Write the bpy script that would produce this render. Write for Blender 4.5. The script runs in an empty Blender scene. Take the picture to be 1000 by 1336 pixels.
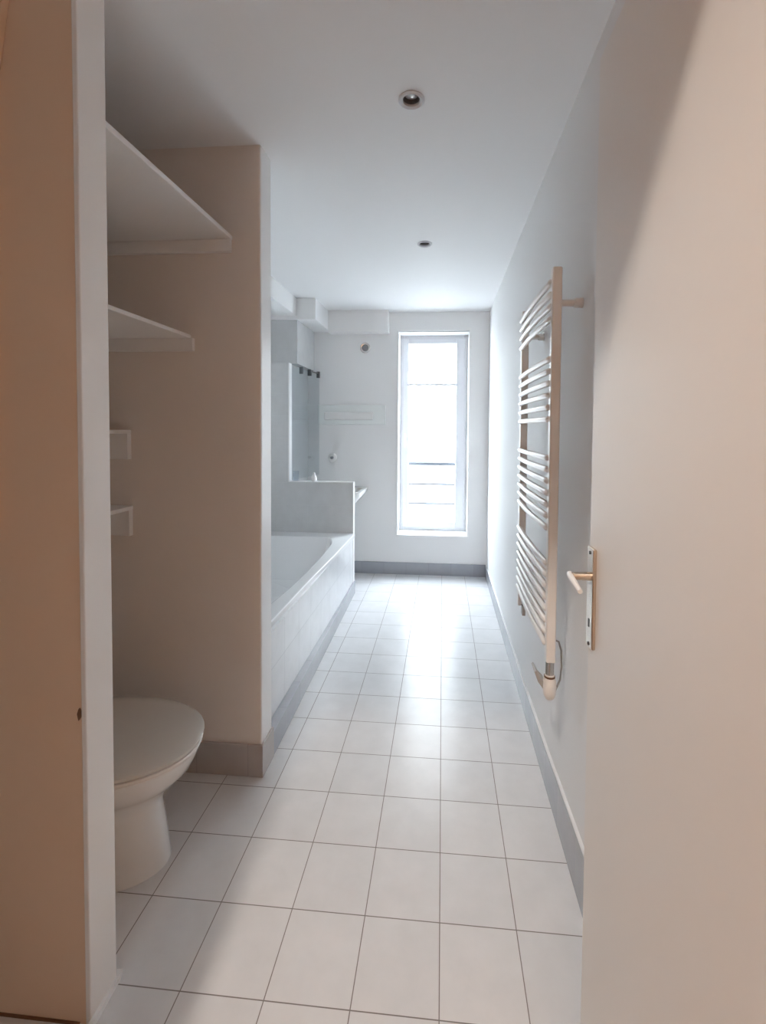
import bpy, bmesh, math, random
from mathutils import Vector, Matrix
random.seed(4)
PI = math.pi
scn = bpy.context.scene
COL = scn.collection

# ------------------------------------------------------------------ materials
def new_mat(name):
    m = bpy.data.materials.new(name); m.use_nodes = True
    nt = m.node_tree; b = nt.nodes['Principled BSDF']
    return m, nt, b

def paint(name, col, rough=.55, bump=.02, scale=60, var=.03, spec=.5, metal=0, coat=0):
    m, nt, b = new_mat(name)
    N, L = nt.nodes, nt.links
    b.inputs['Roughness'].default_value = rough
    b.inputs['Metallic'].default_value = metal
    b.inputs['Specular IOR Level'].default_value = spec
    b.inputs['Coat Weight'].default_value = coat
    b.inputs['Coat Roughness'].default_value = .08
    tc = N.new('ShaderNodeTexCoord')
    n1 = N.new('ShaderNodeTexNoise'); n1.inputs['Scale'].default_value = 3.0; n1.inputs['Detail'].default_value = 5
    L.new(tc.outputs['Object'], n1.inputs['Vector'])
    mx = N.new('ShaderNodeMix'); mx.data_type = 'RGBA'
    c2 = tuple(max(0, c*(1-2*var)) for c in col)
    mx.inputs[6].default_value = (*col, 1); mx.inputs[7].default_value = (*c2, 1)
    L.new(n1.outputs['Fac'], mx.inputs[0]); L.new(mx.outputs[2], b.inputs['Base Color'])
    if bump:
        n2 = N.new('ShaderNodeTexNoise'); n2.inputs['Scale'].default_value = scale; n2.inputs['Detail'].default_value = 3
        L.new(tc.outputs['Object'], n2.inputs['Vector'])
        bp = N.new('ShaderNodeBump'); bp.inputs['Strength'].default_value = bump*4; bp.inputs['Distance'].default_value = .004
        L.new(n2.outputs['Fac'], bp.inputs['Height']); L.new(bp.outputs['Normal'], b.inputs['Normal'])
    return m

def tile(name, axes, off, size, col, col2, grout, rough=.12, mortar=.0016, wave=.15, spec=.5, roughvar=.0):
    """square tiles; axes are the two object axes that span the surface"""
    m, nt, b = new_mat(name)
    N, L = nt.nodes, nt.links
    tc = N.new('ShaderNodeTexCoord'); sp = N.new('ShaderNodeSeparateXYZ'); cb = N.new('ShaderNodeCombineXYZ')
    L.new(tc.outputs['Object'], sp.inputs[0])
    for k in (0, 1):
        ad = N.new('ShaderNodeMath'); ad.operation = 'SUBTRACT'; ad.inputs[1].default_value = off[k]-size[k]*40
        L.new(sp.outputs['XYZ'.index(axes[k])], ad.inputs[0]); L.new(ad.outputs[0], cb.inputs[k])
    br = N.new('ShaderNodeTexBrick'); br.offset = 0; br.squash = 1; br.offset_frequency = 2
    br.inputs['Scale'].default_value = 1; br.inputs['Brick Width'].default_value = size[0]; br.inputs['Row Height'].default_value = size[1]
    br.inputs['Mortar Size'].default_value = mortar; br.inputs['Mortar Smooth'].default_value = .1
    br.inputs['Color1'].default_value = (*col, 1); br.inputs['Color2'].default_value = (*col2, 1); br.inputs['Mortar'].default_value = (*grout, 1)
    L.new(cb.outputs[0], br.inputs['Vector'])
    n1 = N.new('ShaderNodeTexNoise'); n1.inputs['Scale'].default_value = 9; n1.inputs['Detail'].default_value = 6; n1.inputs['Roughness'].default_value = .6
    L.new(tc.outputs['Object'], n1.inputs['Vector'])
    mr = N.new('ShaderNodeMapRange'); mr.inputs[1].default_value = .3; mr.inputs[2].default_value = .7; mr.inputs[3].default_value = .95; mr.inputs[4].default_value = 1.03
    L.new(n1.outputs['Fac'], mr.inputs[0])
    mu = N.new('ShaderNodeMix'); mu.data_type = 'RGBA'; mu.blend_type = 'MULTIPLY'; mu.inputs[0].default_value = 1
    L.new(br.outputs['Color'], mu.inputs[6]); L.new(mr.outputs[0], mu.inputs[7]); L.new(mu.outputs[2], b.inputs['Base Color'])
    rr = N.new('ShaderNodeMapRange'); rr.inputs[3].default_value = rough; rr.inputs[4].default_value = .7
    L.new(br.outputs['Fac'], rr.inputs[0]); L.new(rr.outputs[0], b.inputs['Roughness'])
    b.inputs['Specular IOR Level'].default_value = spec
    n2 = N.new('ShaderNodeTexNoise'); n2.inputs['Scale'].default_value = 7; n2.inputs['Detail'].default_value = 1
    L.new(tc.outputs['Object'], n2.inputs['Vector'])
    hh = N.new('ShaderNodeMath'); hh.operation = 'MULTIPLY_ADD'; hh.inputs[1].default_value = -1.0
    L.new(br.outputs['Fac'], hh.inputs[0])
    w = N.new('ShaderNodeMath'); w.operation = 'MULTIPLY'; w.inputs[1].default_value = wave
    L.new(n2.outputs['Fac'], w.inputs[0]); L.new(w.outputs[0], hh.inputs[2])
    bp = N.new('ShaderNodeBump'); bp.inputs['Strength'].default_value = .5; bp.inputs['Distance'].default_value = .002
    L.new(hh.outputs[0], bp.inputs['Height']); L.new(bp.outputs['Normal'], b.inputs['Normal'])
    return m

def glass(name, tint=(1, 1, 1), refl=1.5, rough=0.0):
    m, nt, b = new_mat(name)
    N, L = nt.nodes, nt.links
    out = N['Material Output']
    tr = N.new('ShaderNodeBsdfTransparent'); tr.inputs[0].default_value = (*tint, 1)
    gl = N.new('ShaderNodeBsdfGlossy'); gl.inputs['Roughness'].default_value = rough
    fr = N.new('ShaderNodeFresnel'); fr.inputs[0].default_value = refl
    mx = N.new('ShaderNodeMixShader')
    ge = N.new('ShaderNodeNewGeometry'); iv = N.new('ShaderNodeMath'); iv.operation = 'SUBTRACT'; iv.inputs[0].default_value = 1
    L.new(ge.outputs['Backfacing'], iv.inputs[1]); mm = N.new('ShaderNodeMath'); mm.operation = 'MULTIPLY'
    L.new(fr.outputs[0], mm.inputs[0]); L.new(iv.outputs[0], mm.inputs[1]); L.new(mm.outputs[0], mx.inputs[0]); L.new(tr.outputs[0], mx.inputs[1]); L.new(gl.outputs[0], mx.inputs[2]); L.new(mx.outputs[0], out.inputs[0])
    return m

def emit(name, col, s):
    m, nt, b = new_mat(name)
    b.inputs['Emission Color'].default_value = (*col, 1); b.inputs['Emission Strength'].default_value = s
    return m

WALLC = (.80, .80, .80)
M = {}
M['wall'] = paint('white_wall_paint', WALLC, .6, .03, 90, .01)
M['satin'] = paint('satin_white_paint', (.80, .80, .80), .32, .02, 40, .01)
M['ceil'] = paint('ceiling_paint', (.80, .80, .805), .62, .02, 30, .01, .3)
M['hall'] = paint('hall_paint', (.78, .66, .52), .6, .03, 90, .02)
M['taupe'] = paint('middle_wall_taupe', (.74, .69, .65), .6, .03, 90, .03)
M['door'] = paint('door_paint', (.80, .765, .73), .38, .02, 30, .01)
M['jamb'] = paint('jamb_paint', (.83, .81, .79), .5, .06, 12, .02)
M['jambface'] = paint('front_wall_warm_light', (.82, .60, .43), .6, .03, 20, .04)  # warm hall light put into the wall colour
M['floor'] = tile('floor_tiles', 'XY', (.0064, 1.1139), (.229, .229), (.70, .695, .70), (.67, .67, .68), (.22, .20, .19), rough=.24, mortar=.0015, wave=.35, spec=.4)
M['panel'] = tile('bath_panel_tiles', 'YZ', (2.0, .115), (.229, .229), (.80, .81, .83), (.78, .79, .81), (.45, .46, .48), rough=.18, mortar=.0012)
M['walltile'] = tile('grey_wall_tiles', 'XZ', (0, 0), (.2, .2), (.60, .61, .615), (.59, .60, .605), (.55, .56, .565), rough=.2, mortar=.0008, wave=.1)
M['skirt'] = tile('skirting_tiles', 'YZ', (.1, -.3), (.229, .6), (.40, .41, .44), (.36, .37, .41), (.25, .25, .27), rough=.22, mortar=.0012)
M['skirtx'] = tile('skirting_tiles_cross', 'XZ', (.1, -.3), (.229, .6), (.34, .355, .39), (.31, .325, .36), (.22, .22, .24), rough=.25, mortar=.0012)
M['ceramic'] = paint('white_ceramic', (.80, .80, .79), .09, 0, 10, .01, .6, 0, .4)
M['lidmat'] = paint('toilet_lid_plastic', (.62, .61, .58), .16, 0, 10, .02, .55)
M['acrylic'] = paint('tub_acrylic', (.82, .83, .84), .15, 0, 10, .01)
M['rad'] = paint('radiator_enamel', (.82, .79, .76), .28, 0, 10, .01)
M['pvc'] = paint('window_pvc', (.64, .65, .68), .3, 0, 10, .01)
M['chrome'] = paint('brushed_chrome', (.62, .60, .58), .22, 0, 10, .02, .5, 1)
M['darkmetal'] = paint('dark_hinge_metal', (.16, .17, .18), .3, 0, 10, .02, .5, .8)
M['brass'] = paint('aged_nickel_brass', (.72, .62, .52), .25, .01, 50, .05, .5, .9)
M['plastic'] = paint('grey_plastic', (.42, .40, .38), .4, 0, 10, .02)
M['cable'] = paint('cable_grey', (.25, .25, .25), .5, 0, 10, .02)
M['ventm'] = paint('vent_grey', (.22, .22, .23), .5, 0, 10, .02)
M['dark'] = paint('dark_recess', (.03, .03, .03), .6, 0, 10, .02)
M['bulb'] = paint('spot_bulb_glass', (.55, .55, .55), .1, 0, 10, .02, .7, .3)
M['fitting'] = paint('pale_green_enamel', (.76, .79, .78), .3, 0, 10, .01)
M['pane'] = glass('window_glass', (.97, .98, .98), 1.25)
M['screen'] = glass('green_tinted_glass', (.93, .95, .96), 2.2)
M['tumbler'] = glass('clear_glass', (.93, .95, .97), 1.5)
M['chip'] = paint('bare_wood_chip', (.16, .08, .04), .7, 0, 10, .05)
M['facade'] = paint('facade_plaster', (.36, .355, .34), .8, .02, 8, .03)
M['facadewin'] = paint('facade_window_glass', (.22, .225, .23), .3, 0, 10, .03)
M['shop'] = paint('shop_front', (.08, .085, .11), .5, 0, 10, .1)
M['rail'] = paint('railing_iron', (.05, .055, .065), .5, 0, 10, .05)
M['street'] = paint('street_asphalt', (.3, .3, .3), .9, .03, 8, .05)
M['hallfloor'] = paint('hall_floor_wood', (.40, .28, .18), .4, .02, 30, .1)
M['lampglow'] = emit('warm_lamp_glow', (1, .72, .45), 30)

# ------------------------------------------------------------------ helpers
def add_box(bm, x0, x1, y0, y1, z0, z1):
    vs = [bm.verts.new(p) for p in ((x0,y0,z0),(x1,y0,z0),(x1,y1,z0),(x0,y1,z0),(x0,y0,z1),(x1,y0,z1),(x1,y1,z1),(x0,y1,z1))]
    for f in ((0,3,2,1),(4,5,6,7),(0,1,5,4),(1,2,6,5),(2,3,7,6),(3,0,4,7)): bm.faces.new([vs[i] for i in f])
def add_prism(bm, pts, axis, a, b):
    """polygon pts (2D) extruded along axis from a to b"""
    def P(p, t):
        return {'x': (t, p[0], p[1]), 'y': (p[0], t, p[1]), 'z': (p[0], p[1], t)}[axis]
    A = [bm.verts.new(P(p, a)) for p in pts]; B = [bm.verts.new(P(p, b)) for p in pts]
    n = len(pts)
    bm.faces.new(A[::-1]); bm.faces.new(B)
    for i in range(n): bm.faces.new((A[i], A[(i+1) % n], B[(i+1) % n], B[i]))
def frames(path):
    out = []; up = Vector((0, 0, 1))
    prev = None
    for i, p in enumerate(path):
        t = (path[min(i+1, len(path)-1)]-path[max(i-1, 0)]).normalized()
        if prev is None:
            a = up if abs(t.dot(up)) < .9 else Vector((1, 0, 0))
            n = t.cross(a).normalized()
        else:
            n = (prev-t*prev.dot(t)).normalized()
        prev = n; out.append((t, n, t.cross(n)))
    return out
def add_tube(bm, path, r, seg=14, squash=1.0):
    path = [Vector(p) for p in path]; fr = frames(path); rings = []
    for k, p in enumerate(path):
        rr = r[k] if isinstance(r, (list, tuple)) else r
        t, n, b = fr[k]
        rings.append([bm.verts.new(p+n*rr*math.cos(2*PI*i/seg)+b*rr*squash*math.sin(2*PI*i/seg)) for i in range(seg)])
    for a, b in zip(rings, rings[1:]):
        for i in range(seg): bm.faces.new((a[i], a[(i+1) % seg], b[(i+1) % seg], b[i]))
    bm.faces.new(rings[0][::-1]); bm.faces.new(rings[-1])
def add_loft(bm, rings, cap0=True, cap1=True):
    R = [[bm.verts.new(p) for p in r] for r in rings]; n = len(R[0])
    for a, b in zip(R, R[1:]):
        for i in range(n): bm.faces.new((a[i], a[(i+1) % n], b[(i+1) % n], b[i]))
    if cap0: bm.faces.new(R[0][::-1])
    if cap1: bm.faces.new(R[-1])
def lathe(bm, c, prof, axis='z', seg=32):
    rings = []
    for r, t in prof:
        ring = []
        for i in range(seg):
            a = 2*PI*i/seg; u, v = r*math.cos(a), r*math.sin(a)
            d = {'z': (u, v, t), 'y': (u, t, v), 'x': (t, u, v)}[axis]
            ring.append(tuple(c[k]+d[k] for k in range(3)))
        rings.append(ring)
    add_loft(bm, rings)
def obj(name, bm, m, parent=None, bevel=0, seg=2, smooth=False, world=True):
    bmesh.ops.recalc_face_normals(bm, faces=bm.faces[:])
    me = bpy.data.meshes.new(name); bm.to_mesh(me); bm.free()
    me.materials.append(M[m])
    if smooth:
        for p in me.polygons: p.use_smooth = True
        me.set_sharp_from_angle(angle=math.radians(40))
    o = bpy.data.objects.new(name, me); COL.objects.link(o)
    if parent is not None:
        o.parent = parent
        if world:
            T = Vector((0, 0, 0)); q = parent
            while q is not None: T += q.location; q = q.parent
            me.transform(Matrix.Translation(-T))
    if bevel:
        md = o.modifiers.new('bevel', 'BEVEL'); md.width = bevel; md.segments = seg; md.limit_method = 'ANGLE'; md.angle_limit = math.radians(40)
        if not smooth:
            md.harden_normals = True
            for p in me.polygons: p.use_smooth = True
            me.set_sharp_from_angle(angle=math.radians(40))
    return o
def B(*a):
    bm = bmesh.new()
    for t in a: add_box(bm, *t)
    return bm
def PR(pts, axis, a, b):
    bm = bmesh.new(); add_prism(bm, pts, axis, a, b); return bm
def TB(path, r, seg=14, squash=1.0):
    bm = bmesh.new(); add_tube(bm, path, r, seg, squash); return bm
def LA(c, prof, axis='z', seg=32):
    bm = bmesh.new(); lathe(bm, c, prof, axis, seg); return bm
def tag(o, label, cat, group=None):
    o['label'] = label; o['category'] = cat
    if group: o['group'] = group
    return o
def thing(name, label, cat, loc, group=None):
    o = bpy.data.objects.new(name, None); COL.objects.link(o); o.location = loc
    return tag(o, label, cat, group)
def struct(name, bm, m, **k):
    o = obj(name, bm, m, **k); o['kind'] = 'structure'; return o

# key dimensions (metres): camera stands at x=0, y=0; corridor runs along +y
XR, YB, ZC = .455, 4.62, 2.66
XL = -1.62
YP0, YP1, XP = 1.86, 1.98, -.76     # wall between the toilet alcove and the bath
YJ0, YJ1, XJ = 1.03, 1.12, -.862    # wall end left of the view
YO0, YO1, ZO = .22, .38, 2.57       # wall with the doorway behind

# ------------------------------------------------------------------ setting
struct('floor', B((XL-.1, XR+.1, YO0, YB+.1, -.08, 0)), 'floor')
# ceiling with two round holes for the recessed spots
SPOTS = [(-.122, 1.647), (-.124, 2.914)]
bm = bmesh.new()
def quad(x0, x1, y0, y1): bm.faces.new([bm.verts.new(p) for p in ((x0,y0,ZC),(x0,y1,ZC),(x1,y1,ZC),(x1,y0,ZC))])
x0, x1, h, rh = XL-.1, XR+.1, .1, .034
ys = YO0
for sx, sy in SPOTS:
    quad(x0, x1, ys, sy-h); quad(x0, sx-h, sy-h, sy+h); quad(sx+h, x1, sy-h, sy+h)
    n = 32; C_ = []; S_ = []
    for i in range(n):
        a = 2*PI*i/n+PI/4; c, s = math.cos(a), math.sin(a); k = h/max(abs(c), abs(s))
        C_.append(bm.verts.new((sx+rh*c, sy+rh*s, ZC))); S_.append(bm.verts.new((sx+k*c, sy+k*s, ZC)))
    for i in range(n): bm.faces.new((C_[i], C_[(i+1) % n], S_[(i+1) % n], S_[i]))
    ys = sy+h
quad(x0, x1, ys, YB+.1)
struct('ceiling', bm, 'ceil')
struct('wall_right', B((XR, XR+.12, YO1, YB, -.05, 2.72)), 'wall')
struct('wall_left', B((XL-.12, XL, YO1, YB, -.05, 2.72)), 'wall')
# back wall with the window opening
WX0, WX1, WZ0, WZ1 = -.452, .258, .405, 2.47
struct('wall_back', B((XL-.12, WX0, YB, YB+.3, -.05, 2.72), (WX1, XR+.12, YB, YB+.3, -.05, 2.72), (WX0, WX1, YB, YB+.3, -.05, WZ0), (WX0, WX1, YB, YB+.3, WZ1, 2.72)), 'wall')
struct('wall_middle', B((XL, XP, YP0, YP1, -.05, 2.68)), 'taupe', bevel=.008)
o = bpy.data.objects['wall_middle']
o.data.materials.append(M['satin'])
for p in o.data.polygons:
    if p.normal.x > .5 or p.normal.y > .5: p.material_index = 1  # taupe stays on the front, satin white on the right and far sides
# end of the near left wall: front face coloured by the warm hall light, pale reveal
struct('wall_front_left', B((XL, XJ-.012, YJ0, YJ1, -.05, 2.68)), 'jambface')
struct('trim_jamb', PR([(XJ-.012, YJ0-.004), (XJ, YJ0-.002), (XJ, YJ1), (XJ-.012, YJ1)], 'z', 0, 2.66), 'jamb', bevel=.003)
struct('wall_doorway', B((XL-.12, -.585, YO0, YO1, -.05, 3.4), (.40, XR+.12, YO0, YO1, -.05, 3.4), (-.585, .40, YO0, YO1, ZO, 3.4)), 'wall')
# narrow board at the far left of the near wall, leaning edge
struct('trim_board', PR([(-1.25, 1.215), (-1.083, 1.215), (-1.068, 2.0), (-1.058, 2.33), (-1.03, 2.5), (-1.015, 2.655), (-1.25, 2.655)], 'y', YJ0-.02, YJ0), 'jambface', bevel=.003)
# hall behind the camera
struct('floor_hall', B((-1.9, 1.5, -2.6, YO0, -.08, -.002)), 'hallfloor')
struct('ceiling_hall', B((-2.0, 1.6, -2.7, YO0, 3.4, 3.5)), 'wall')
struct('wall_hall_left', B((-2.0, -1.9, -2.7, YO0, -.08, 3.4)), 'hall')
struct('wall_hall_right', B((1.5, 1.6, -2.7, YO0, -.08, 3.4)), 'hall')
struct('wall_hall_back', B((-1.9, 1.5, -2.7, -2.6, -.08, 3.4)), 'hall')
struct('wall_hall_side', B((-1.9, XL-.12, YO0, YO1, -.08, 3.4), (XR+.12, 1.5, YO0, YO1, -.08, 3.4)), 'hall')
# soffits over the bath end
struct('trim_soffit_side', B((XL, -1.325, YP1, 4.06, 2.50, ZC)), 'wall', bevel=.004)
struct('trim_soffit_step', B((XL, -1.15, 4.06, YB, 2.47, ZC)), 'wall', bevel=.004)
struct('trim_soffit_back', B((-1.15, -.545, 4.50, YB, 2.445, ZC)), 'wall', bevel=.004)
struct('trim_upstand', B((XL, -1.322, 4.08, YB, 2.075, 2.50)), 'walltile', bevel=.003)
struct('wall_shower', B((XL, -1.392, 4.045, YB, 0, 2.075)), 'walltile')
# tiled partition at the foot of the bath, stepped outline
pp = [(XL, 0), (-.790, 0), (-.790, 1.005), (-1.374, 1.012), (-1.374, 2.068), (XL, 2.07)]
struct('wall_partition', PR(pp, 'y', 3.99, 4.045), 'walltile', bevel=.002)
# white edging strips on the partition
struct('trim_edging', B((-.791, -.784, 3.984, 4.05, 0.1, 1.012), (-1.374, -.784, 3.984, 4.05, 1.005, 1.013), (-1.376, -1.366, 3.984, 4.05, 1.010, 2.07)), 'satin', bevel=.001)
# skirtings
struct('baseboard_right', PR([(1.0, 0), (YB, 0), (YB, .122), (3.4, .126), (2.45, .134), (1.9, .155), (1.4, .188), (1.0, .20)], 'x', XR-.012, XR), 'skirt', bevel=.002)
struct('trim_ledge', PR([(1.0, .20), (1.4, .188), (1.9, .155), (2.45, .134), (3.4, .126), (YB, .122), (YB, .128), (3.4, .132), (2.45, .141), (1.9, .162), (1.4, .196), (1.0, .208)], 'x', XR-.010, XR), 'satin')
struct('baseboard_back', B((-1.38, XR-.012, YB-.012, YB, 0, .122)), 'skirtx', bevel=.002)
M['skirtm'] = tile('skirting_tiles_warm_light', 'XZ', (.1, -.3), (.229, .6), (.47, .43, .41), (.44, .405, .39), (.3, .28, .27), rough=.25, mortar=.0012)  # same skirting marble, with warm hall light mixed into its colour
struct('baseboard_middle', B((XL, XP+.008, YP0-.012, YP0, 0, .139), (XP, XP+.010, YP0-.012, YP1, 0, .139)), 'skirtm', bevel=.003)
struct('baseboard_bath', PR([(XP-.02, YP1), (XP+.008, YP1), (-.775, 4.045), (-.83, 4.045), (-.83, YP1)], 'z', 0, .112), 'skirt', bevel=.002)
struct('trim_sealant', PR([(XJ, YJ0-.02), (XJ+.012, YJ0-.02), (XJ+.008, YJ1), (XJ+.004, YJ1+.016), (XJ-.010, YJ1+.014), (XJ, YJ1)], 'z', 0, .016), 'satin')
# chip in the edge of the near wall end
struct('trim_chip', PR([(-.880, .778), (-.876, .785), (-.8755, .80), (-.879, .808), (-.883, .795)], 'y', YJ0-.006, YJ0+.002), 'chip')

struct('trim_base_gap', B((XL, XJ-.03, YJ0-.005, YJ0, 0, .004)), 'chip')
# ------------------------------------------------------------------ window
YW = 4.84
w = bpy.data.objects.new('window_1', None); COL.objects.link(w); w.location = (-.1, YW, WZ0); w['kind'] = 'structure'
fr = bmesh.new()
add_box(fr, WX0, WX0+.045, YW, YW+.07, WZ0, WZ1); add_box(fr, WX1-.045, WX1, YW, YW+.07, WZ0, WZ1)
add_box(fr, WX0+.045, WX1-.045, YW, YW+.07, WZ0, WZ0+.045); add_box(fr, WX0+.045, WX1-.045, YW, YW+.07, WZ1-.045, WZ1)
obj('window_frame', fr, 'pvc', w, bevel=.004)
GX0, GX1, GZ0, GZ1 = -.364, .138, .496, 2.385
sx0, sx1, sz0, sz1 = WX0+.030, WX1-.026, WZ0+.030, WZ1-.030
sa = bmesh.new()
add_box(sa, sx0, GX0, YW-.007, YW+.05, sz0, sz1); add_box(sa, GX1, sx1, YW-.007, YW+.05, sz0, sz1)
add_box(sa, GX0, GX1, YW-.007, YW+.05, sz0, GZ0); add_box(sa, GX0, GX1, YW-.007, YW+.05, GZ1, sz1)
sash = obj('window_sash', sa, 'pvc', w, bevel=.005)
obj('pane', B((GX0-.005, GX1+.005, YW+.004, YW+.010, GZ0-.005, GZ1+.005)), 'pane', sash)
obj('glazing_bar', B((GX0, GX1, YW-.006, YW+.004, 1.945, 1.967)), 'pvc', sash)
hd = obj('window_handle', B((-.407, -.387, YW-.012, YW-.006, 1.33, 1.44), (-.403, -.391, YW-.04, YW-.012, 1.40, 1.42)), 'satin', sash, bevel=.003)
obj('lever', B((-.405, -.389, YW-.050, YW-.036, 1.29, 1.425)), 'satin', sash, bevel=.004)
tr = bmesh.new()
t_ = .012
for a in ((WX0-t_, WX0, YB-.010, YB+.04, WZ0-t_, WZ1+t_), (WX1, WX1+t_, YB-.010, YB+.04, WZ0-t_, WZ1+t_), (WX0, WX1, YB-.010, YB+.04, WZ1, WZ1+t_)): add_box(tr, *a)
struct('trim_window', tr, 'satin', bevel=.002)
struct('window_1_sill', B((WX0-.012, WX1+.012, YB-.018, YB-.0005, WZ0-.022, WZ0+.004), (WX0+.001, WX1-.001, YB-.001, YW, WZ0+.0005, WZ0+.004)), 'satin', bevel=.004)

# ------------------------------------------------------------------ outside
r = thing('window_guard_rail', 'dark iron guard rail with three bars outside the bathroom window', 'railing', (-.1, 5.15, .3))
for z in (1.098, .865, .645): obj('rail_bar', TB([(-.6, 5.15, z), (.4, 5.15, z)], .011 if z < 1.0 else .022, 10), 'rail', r)
for x in (-.6, .4): obj('rail_post', B((x-.012, x+.012, 5.138, 5.162, .30, 1.11)), 'rail', r)
struct('floor_balcony', B((-.7, .5, YB+.3, 5.3, .22, .30)), 'facade')
f = thing('apartment_building', 'pale apartment building across the street seen through the window', 'building', (0, 16, -6))
obj('facade_wall', B((-12, 12, 16, 22, -6, 12)), 'facade', f)
for z in (.97, 4.6, -2.4): obj('cornice', B((-12, 12, 15.8, 16, z-.06, z+.06)), 'facade', f)
for zz in (1.35, 5.1):
    for x in (-4.6, -2.9, -1.15, .15, 1.9, 3.6):
        wn = obj('facade_window', B((x-.28, x+.28, 15.97, 16.02, zz, zz+1.25)), 'facade', f)
        obj('facade_pane', B((x-.2, x+.2, 15.955, 15.975, zz+.08, zz+1.17)), 'facadewin', wn)
bl = obj('balcony', B((-3, 3, 15.3, 16, -.32, -.1)), 'facade', f)
obj('balcony_rail', B((-3, 3, 15.3, 15.34, .18, .30)), 'rail', bl)
bb = bmesh.new()
for k in range(40): add_box(bb, -3+.15*k, -2.92+.15*k, 15.31, 15.33, -.1, .18)
obj('baluster', bb, 'facadewin', bl)
for a in ((-.55, -.05, 15.9, 16, -1.1, -.85), (-.62, -.38, 15.85, 16, -1.95, -1.15), (-1.15, -.8, 15.9, 16, -1.1, -.95), (.2, .45, 15.9, 16, -1.2, -1.0)):
    obj('shop_sign', B(a), 'shop', f)
struct('ground_street', B((-30, 30, YB+.32, 40, -6.2, -6)), 'street')

# ------------------------------------------------------------------ bathtub
t = thing('bathtub', 'white built-in bathtub with pale rim against the grey tiled partition', 'bathtub', (-1.2, 3, 0))
def interp(tab, y):
    for (a, b), (c, d) in zip(tab, tab[1:]):
        if y <= c: return b+(d-b)*(y-a)/(c-a)
    return tab[-1][1]
outer = [(1.98, -.822), (2.15, -.818), (2.7, -.808), (3.35, -.785), (3.99, -.768)]
inner = [(1.98, -.955), (2.25, -.915), (2.36, -.905), (2.6, -.885), (2.9, -.874), (3.24, -.874), (3.6, -.888), (3.82, -.91)]
ZR = .555
yl = [1.985+(3.988-1.985)*i/24 for i in range(25)]
def tub_outline(k, z, gy0, gy1, gx):
    pts = []
    n = 24
    y0, y1 = 2.10+gy0, 3.82-gy1
    for i in range(n+1):            # near to far along the front (+x) side
        y = y0+(y1-y0)*i/n
        c = min(1, min(i, n-i)/3.0)
        pts.append((interp(inner, y)-gx-.05*(1-c)**2, y, z))
    for i in range(n+1):
        y = y1-(y1-y0)*i/n
        c = min(1, min(i, n-i)/3.0)
        pts.append((-1.53+gx+.05*(1-c)**2, y, z))
    return pts
out_ring = []
n = 24
for i in range(n+1):
    y = 1.982+(3.988-1.982)*i/n; out_ring.append((interp(outer, y), y, ZR))
for i in range(n+1):
    y = 3.988-(3.988-1.982)*i/n; out_ring.append((XL+.002, y, ZR))
rings = [[(p[0], p[1], ZR-.035) for p in out_ring], out_ring, tub_outline(0, ZR, 0, 0, 0), tub_outline(0, ZR-.015, .01, .01, .008), tub_outline(0, .25, .08, .22, .05), tub_outline(0, .16, .16, .34, .11)]
bm = bmesh.new(); add_loft(bm, rings, cap0=False)
obj('basin', bm, 'acrylic', t, bevel=.005, smooth=True)
pf = [(-.800, 1.985), (-.792, 3.0), (-.787, 3.988), (-.815, 3.988), (-.825, 1.985)]
obj('tiled_panel', PR(pf, 'z', .112, ZR-.030), 'panel', t)

# ------------------------------------------------------------------ shower end: fittings
g = thing('shower_screen', 'greenish glass shower screen standing above the tiled partition', 'shower screen', (-1.3, 4.3, 1.015))
a, b_ = Vector((-1.365, 4.05, 0)), Vector((-1.262, 4.585, 0))
d = (b_-a).normalized(); nrm = Vector((-d.y, d.x, 0))*.003
bm = bmesh.new(); add_prism(bm, [(a-nrm).to_tuple()[:2], (b_-nrm).to_tuple()[:2], (b_+nrm).to_tuple()[:2], (a+nrm).to_tuple()[:2]], 'z', 1.015, 2.045)
obj('glass_panel', bm, 'screen', g)
for s in (.32, .62, .97):
    p = a.lerp(b_, s)
    obj('clamp', B((p.x-.016, p.x+.018, p.y-.016, p.y+.016, 1.998, 2.062)), 'darkmetal', g, bevel=.004)
p, q = a.lerp(b_, .62), a.lerp(b_, .97)
obj('stabiliser_bar', TB([(p.x+.005, p.y, 2.045), (q.x+.005, q.y, 2.045)], .006, 10), 'darkmetal', g)
v = thing('air_vent', 'round dark grey air vent high on the back wall', 'vent', (-.792, YB, 2.307))
obj('vent_ring', LA((-.792, YB, 2.307), [(.030, 0), (.053, 0), (.053, -.008), (.047, -.014), (.034, -.012), (.030, -.003)], 'y'), 'chrome', v, smooth=True)
obj('vent_core', LA((-.792, YB, 2.307), [(.034, -.001), (.034, -.004), (.016, -.012), (.004, -.012)], 'y'), 'ventm', v)
v = thing('shower_tap', 'small round tap rosette on the wall below the white wall fitting', 'tap', (-1.128, YB, 1.187))
obj('rosette', LA((-1.128, YB, 1.187), [(.046, .003), (.046, -.006), (.036, -.012), (.004, -.013)], 'y'), 'ceramic', v, smooth=True)
obj('tap_knob', LA((-1.128, YB, 1.187), [(.014, -.01), (.014, -.04), (.010, -.045), (.003, -.046)], 'y'), 'darkmetal', v, smooth=True)
v = thing('wall_fitting', 'long pale horizontal panel with raised bar on the back wall above the tap', 'wall fitting', (-.93, YB, 1.63))
obj('backing_panel', B((-1.28, -.578, YB-.03, YB, 1.528, 1.728)), 'fitting', v, bevel=.006)
obj('raised_bar', B((-1.205, -.70, YB-.055, YB-.03, 1.575, 1.655)), 'ceramic', v, bevel=.012, seg=3)
v = thing('washbasin', 'white washbasin corner peeking out from behind the stepped partition', 'washbasin', (-1.0, 4.35, .86))
rg = []
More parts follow.
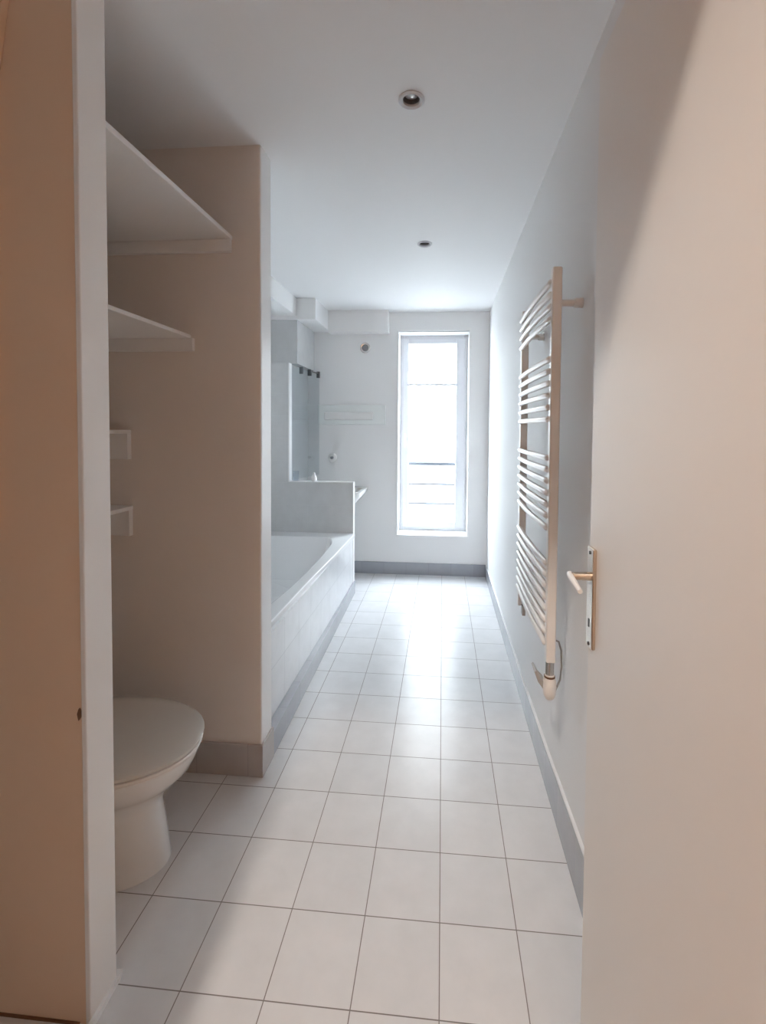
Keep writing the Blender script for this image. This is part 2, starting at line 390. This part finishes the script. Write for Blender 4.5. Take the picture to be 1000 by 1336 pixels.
def rrect(x0, x1, y0, y1, r, z, n=6):
    pts = []
    for cx, cy, a0 in ((x1-r, y1-r, 0), (x0+r, y1-r, PI/2), (x0+r, y0+r, PI), (x1-r, y0+r, 1.5*PI)):
        for i in range(n+1):
            aa = a0+PI/2*i/n; pts.append((cx+r*math.cos(aa), cy+r*math.sin(aa), z))
    return pts
rg = [rrect(-1.15, -.88, 4.24, YB-.001, .05, .72), rrect(-1.24, -.80, 4.16, YB-.001, .06, .80), rrect(-1.25, -.755, 4.13, YB-.001, .06, .86), rrect(-1.25, -.752, 4.13, YB-.001, .06, .895), rrect(-1.235, -.775, 4.15, YB-.02, .05, .90), rrect(-1.21, -.80, 4.18, YB-.10, .05, .89), rrect(-1.12, -.88, 4.24, YB-.16, .05, .78)]
bm = bmesh.new(); add_loft(bm, rg); obj('bowl', bm, 'ceramic', v, smooth=True)
obj('pedestal', LA((-1.02, 4.45, 0), [(.10, 0), (.085, .03), (.07, .3), (.075, .72)]), 'ceramic', v, smooth=True)
tg = tag(obj('soap', LA((-1.150, 4.017, 1.013), [(.022, 0), (.027, .01), (.024, .035), (.012, .06), (.010, .075), (.003, .08)], seg=16), 'ceramic', smooth=True), 'small white soap pump on the low step of the partition', 'soap')
bm = bmesh.new()
lathe(bm, (-1.318, 4.017, 1.013), [(.026, 0), (.030, .09), (.027, .09), (.023, .006)], seg=20)
tag(obj('tumbler', bm, 'tumbler', smooth=True), 'clear glass tumbler on the partition step beside the glass screen', 'glass')

# ------------------------------------------------------------------ alcove shelves
def shelf(z, xf, th, cz0, cx, label, fasc=None):
    s = thing('wall_shelf', label, 'shelf', (XL, 1.49, z))
    bd = bmesh.new(); add_box(bd, XL+.001, xf, YJ1+.001, YP0-.001, z-th, z)
    obj('board', bd, 'wall', s, bevel=.003)
    obj('cleat', B((XL+.001, cx, YP0-.020, YP0-.001, cz0, z-th)), 'wall', s, bevel=.003)
    if fasc: obj('cleat_end', B((cx-.001, cx+.006, YP0-.026, YP0-.001, cz0, z-th)), 'satin', s, bevel=.002)
shelf(2.292, -.880, .018, 2.222, -.882, 'deep white shelf, highest in the toilet alcove')
shelf(1.885, -1.062, .016, 1.815, -1.045, 'second shelf from the top in the toilet alcove')
shelf(1.482, -1.333, .016, 1.356, -1.340, 'narrow white shelf at eye level, third from the top in the alcove', True)
shelf(1.156, -1.328, .018, 1.027, -1.336, 'narrow white shelf, lowest in the alcove above the toilet', True)

# ------------------------------------------------------------------ toilet
T = thing('toilet', 'white ceramic toilet with closed lid in the alcove under the shelves', 'toilet', (-1.2, 1.45, 0))
YT = 1.455
def egg(xf, xb, hw, z, n=40, dz=None, yc=YT, fx=.55):
    """egg outline: round front at xf, blunt back at xb"""
    xm = xb+(xf-xb)*(1-fx); pts = []
    for i in range(n):
        a = 2*PI*i/n; c, s = math.cos(a), math.sin(a)
        if c >= 0: x = xm+(xf-xm)*c; y = hw*s
        else:
            e = .55; x = xm+(xm-xb)*(-abs(c)**e); y = hw*(1 if s > 0 else -1)*abs(s)**e
        pts.append((x, yc+y, z))
    return pts
rings = [egg(-.930, -1.42, .146, 0), egg(-.932, -1.42, .145, .02), egg(-.945, -1.42, .134, .12), egg(-.955, -1.42, .126, .21), egg(-.940, -1.42, .134, .25), egg(-.895, -1.42, .166, .29), egg(-.855, -1.42, .192, .33), egg(-.834, -1.42, .207, .37), egg(-.826, -1.42, .212, .395), egg(-.830, -1.42, .209, .402)]
bm = bmesh.new(); add_loft(bm, rings); obj('bowl', bm, 'ceramic', T, smooth=True)
sr = [egg(-.826, -1.38, .213, .404), egg(-.820, -1.38, .217, .407), egg(-.820, -1.38, .217, .414), egg(-.828, -1.38, .211, .417)]
bm = bmesh.new(); add_loft(bm, sr); obj('seat', bm, 'ceramic', T, smooth=True)
lr = [egg(-.826, -1.385, .213, .421), egg(-.816, -1.385, .221, .423), egg(-.816, -1.385, .221, .432), egg(-.832, -1.375, .208, .442), egg(-.875, -1.35, .165, .449), egg(-.96, -1.30, .10, .4535), egg(-1.04, -1.2, .03, .4545)]
bm = bmesh.new(); add_loft(bm, lr); obj('lid', bm, 'lidmat', T, smooth=True)
tk = obj('tank', B((XL+.002, -1.44, YT-.18, YT+.18, .39, .76)), 'ceramic', T, bevel=.02, seg=4)
obj('tank_lid', B((XL+.002, -1.43, YT-.19, YT+.19, .762, .79)), 'ceramic', tk, bevel=.01, seg=3)
obj('flush_button', LA((-1.53, YT, .79), [(.025, 0), (.025, .006), (.003, .008)]), 'chrome', tk)
for s in (-1, 1): obj('hinge', TB([(-1.395, YT+s*.075-.02, .43), (-1.395, YT+s*.075+.02, .43)], .011, 12), 'ceramic', T)

# ------------------------------------------------------------------ towel radiator
R_ = thing('towel_radiator', 'tall white towel radiator with curved rungs on the right wall', 'radiator', (.37, 1.84, .6))
yn, yf = 1.552, 2.125
for y, z0, z1 in ((yn, .715, 2.03), (yf, .685, 2.03)):
    obj('post', B((.353, .385, y-.016, y+.016, z0, z1)), 'rad', R_, bevel=.006, seg=3)
groups = [[1.995, 1.955, 1.915, 1.873], [1.741, 1.701, 1.661, 1.620, 1.580, 1.540], [1.410, 1.371, 1.332, 1.292, 1.253, 1.214, 1.174], [1.055, 1.016, .977, .938, .899, .860, .821, .782]]
for G in groups:
    for z in G:
        path = []
        for s in (0, .012, .025, .045, .07, .1, .15, .2, .3, .4, .5, .6, .7, .8, .9, 1):
            i = s; y = yn+(yf-yn+.006)*s; k = max(0, 1-s/.025)
            path.append((.355-.007*math.sin(PI*s)+.014*k, y, z-.008))
        obj('rung', TB(path, .0105, 12), 'rad', R_, smooth=True)
for y in (yn, yf):
    for z in ((1.915,) if y == yn else (1.915, .85)):
        br_ = obj('wall_bracket', TB([(.375, y+.005, z), (.430, y+.005, z)], .011, 16), 'rad', R_, smooth=True)
        obj('rosette', TB([(.428, y+.005, z), (XR-.001, y+.005, z)], [.015, .017], 16), 'rad', br_, smooth=True)
obj('heating_element_sleeve', TB([(.369, yn, .718), (.369, yn, .668)], .014, 20), 'chrome', R_, smooth=True)
tc_ = obj('thermostat', LA((.369, yn, 0), [(.016, .672), (.017, .66), (.021, .655), (.023, .63), (.021, .605), (.014, .590), (.004, .586)], seg=24), 'rad', R_, smooth=True)
obj('seal_ring', LA((.369, yn, 0), [(.0165, .668), (.018, .668), (.018, .662), (.0165, .662)], seg=24), 'chip', tc_)
obj('control_display', PR([(.352, .615), (.330, .645), (.318, .680), (.324, .684), (.340, .655), (.356, .640)], 'y', yn-.004, yn+.055), 'plastic', tc_, bevel=.002)
cp = [(.381, 1.545, .793), (.396, 1.548, .786), (.405, 1.55, .755), (.408, 1.55, .70), (.403, 1.55, .655), (.390, 1.552, .62), (.382, 1.552, .612)]
obj('cable', TB(cp, .003, 8), 'cable', R_, smooth=True)
dp = obj('hook', B((.336, .350, 1.90, 1.93, .725, .765)), 'plastic', R_, bevel=.002)

# ------------------------------------------------------------------ door leaf, opened against the right wall
XD = .340
D = bpy.data.objects.new('door_1', None); COL.objects.link(D); D.location = (XD+.02, .385, 0); D['kind'] = 'structure'
obj('door_leaf', B((XD, XD+.04, .385, 1.070, .008, 2.32)), 'door', D, bevel=.002)
hp = obj('handle_plate', B((XD-.009, XD, 1.020, 1.060, 1.012, 1.236)), 'brass', D, bevel=.003)
obj('spindle', TB([(XD-.006, 1.038, 1.172), (XD-.050, 1.038, 1.172)], [.010, .0075], 16), 'brass', hp, smooth=True)
obj('lever', TB([(XD-.050, 1.048, 1.173), (XD-.053, 1.03, 1.172), (XD-.053, .995, 1.168), (XD-.052, .962, 1.163)], [.007, .0075, .006, .005], 14), 'satin', hp, smooth=True)
for z in (1.225, 1.020): obj('screw', LA((XD-.009, 1.040, z), [(.004, 0), (.004, -.0015), (.001, -.002)], 'x', 12), 'dark', hp)
obj('keyhole', B((XD-.0098, XD-.009, 1.037, 1.043, 1.058, 1.076)), 'dark', hp)
for z in (.25, 1.2, 2.1): obj('door_hinge', TB([(XD-.004, .388, z-.05), (XD-.004, .388, z+.05)], .008, 12), 'brass', D)

# ------------------------------------------------------------------ recessed ceiling spots
def spot(x, y, label):
    s = thing('ceiling_spot', label, 'ceiling light', (x, y, ZC))
    bm = bmesh.new()
    pr_ = [(.030, .004), (.034, .0), (.046, .0), (.047, -.004), (.040, -.008), (.031, -.003), (.030, .004)]
    add_loft(bm, [[(x+r*math.cos(2*PI*i/32), y+r*math.sin(2*PI*i/32), ZC+z) for i in range(32)] for r, z in pr_], cap0=False, cap1=False)
    bmesh.ops.remove_doubles(bm, verts=bm.verts[:], dist=1e-5)
    obj('trim_ring', bm, 'pvc', s, smooth=True)
    bm = bmesh.new()
    add_loft(bm, [[(x+r*math.cos(2*PI*i/28), y+r*math.sin(2*PI*i/28), ZC+z) for i in range(28)] for r, z in ((.033, 0), (.033, .045), (.02, .052))], cap0=False)
    obj('can', bm, 'ventm', s)
    obj('bulb', LA((x, y, ZC), [(.008, .045), (.022, .024), (.0235, .016), (.016, .011), (.003, .010)], seg=24), 'bulb', s, smooth=True)
spot(*SPOTS[0], 'round recessed ceiling spotlight nearest the doorway')
spot(*SPOTS[1], 'round recessed ceiling spotlight farther away, towards the window')

# ------------------------------------------------------------------ hall lamp
LX, LY, LZ = -.553, -.30, 3.18
H = thing('hall_lamp', 'warm ceiling lamp in the hall behind the doorway', 'lamp', (LX, LY, 3.4))
obj('ceiling_rose', LA((LX, LY, 3.4), [(.05, 0), (.05, -.02), (.01, -.03)]), 'satin', H)
obj('cord', TB([(LX, LY, 3.38), (LX, LY, 3.27)], .004, 8), 'cable', H)
obj('bulb', LA((LX, LY, 3.23), [(.012, .04), (.018, .03), (.028, .01), (.028, -.01), (.012, -.028), (.002, -.03)], seg=20), 'lampglow', H, smooth=True)
def light(name, kind, loc, energy, col, size=.05, rot=None):
    l = bpy.data.lights.new(name, kind); l.energy = energy; l.color = col
    if kind == 'POINT': l.shadow_soft_size = size
    o = bpy.data.objects.new(name, l); COL.objects.link(o); o.location = loc
    if rot: o.rotation_euler = rot
    return o
P_HALL = 195
hl = light('hall_lamp_light', 'SPOT', (LX, LY, LZ), P_HALL, (1, .89, .79), .04)
hl.data.spot_size = math.radians(66); hl.data.spot_blend = 1; hl.data.shadow_soft_size = .04
hl.rotation_euler = (Vector((-.05, 1.45, 0))-Vector((LX, LY, LZ))).to_track_quat('-Z', 'Y').to_euler()
# added fill lamp, unseen, warms the surfaces that face the hall
H2 = thing('added_fill_lamp', 'added warm fill lamp, unseen, on the back wall of the hall', 'lamp', (-.2, -2.58, 2.0))
obj('shade', LA((-.2, -2.5, 2.0), [(.09, -.1), (.06, .1), (.055, .1), (.085, -.1)], 'z', 24), 'satin', H2)
obj('mount', B((-.23, -.17, -2.6, -2.5, 1.97, 2.03)), 'brass', H2)
P_FILL = 29
light('added_fill_light', 'POINT', (-.2, -2.35, 2.0), P_FILL, (1, .62, .36), .08)  # added fill, no such source in view
pl = bpy.data.lights.new('window_portal', 'AREA'); pl.shape = 'RECTANGLE'; pl.size = .75; pl.size_y = 2.15; pl.cycles.is_portal = True
po = bpy.data.objects.new('window_portal', pl); COL.objects.link(po); po.location = (-.097, YB+.29, 1.44); po.rotation_euler = (-PI/2, 0, 0)

# ------------------------------------------------------------------ world
wd = bpy.data.worlds.new('world'); scn.world = wd; wd.use_nodes = True
bg = wd.node_tree.nodes['Background']; bg.inputs[0].default_value = (.82, .91, 1.0, 1); bg.inputs[1].default_value = 40

# ------------------------------------------------------------------ camera
cam = bpy.data.cameras.new('camera'); co = bpy.data.objects.new('camera', cam); COL.objects.link(co)
f_, yaw, pitch, roll, cx, cy = 595.425, .0814, .0312, .0077, 529.08, 576.62
F = Vector((-math.sin(yaw)*math.cos(pitch), math.cos(yaw)*math.cos(pitch), -math.sin(pitch)))
R0 = Vector((math.cos(yaw), math.sin(yaw), 0)); U0 = R0.cross(F)
Rr = R0*math.cos(roll)+U0*math.sin(roll); Ur = -R0*math.sin(roll)+U0*math.cos(roll)
mw = Matrix((( Rr.x, Ur.x, -F.x, 0), (Rr.y, Ur.y, -F.y, 0), (Rr.z, Ur.z, -F.z, 1.5), (0, 0, 0, 1)))
co.matrix_world = mw
cam.sensor_fit = 'HORIZONTAL'; cam.sensor_width = 36; cam.lens = f_*36/1000
cam.shift_x = (500-cx)/1000; cam.shift_y = (cy-668)/1000; cam.clip_start = .02; cam.clip_end = 200
scn.camera = co
vs = scn.view_settings; vs.view_transform = 'Standard'; vs.look = 'None'; vs.exposure = 0.0; vs.gamma = 1; vs.use_curve_mapping = False
scn.cycles.max_bounces = 16; scn.cycles.diffuse_bounces = 12; scn.cycles.transparent_max_bounces = 12; scn.cycles.sample_clamp_indirect = 10
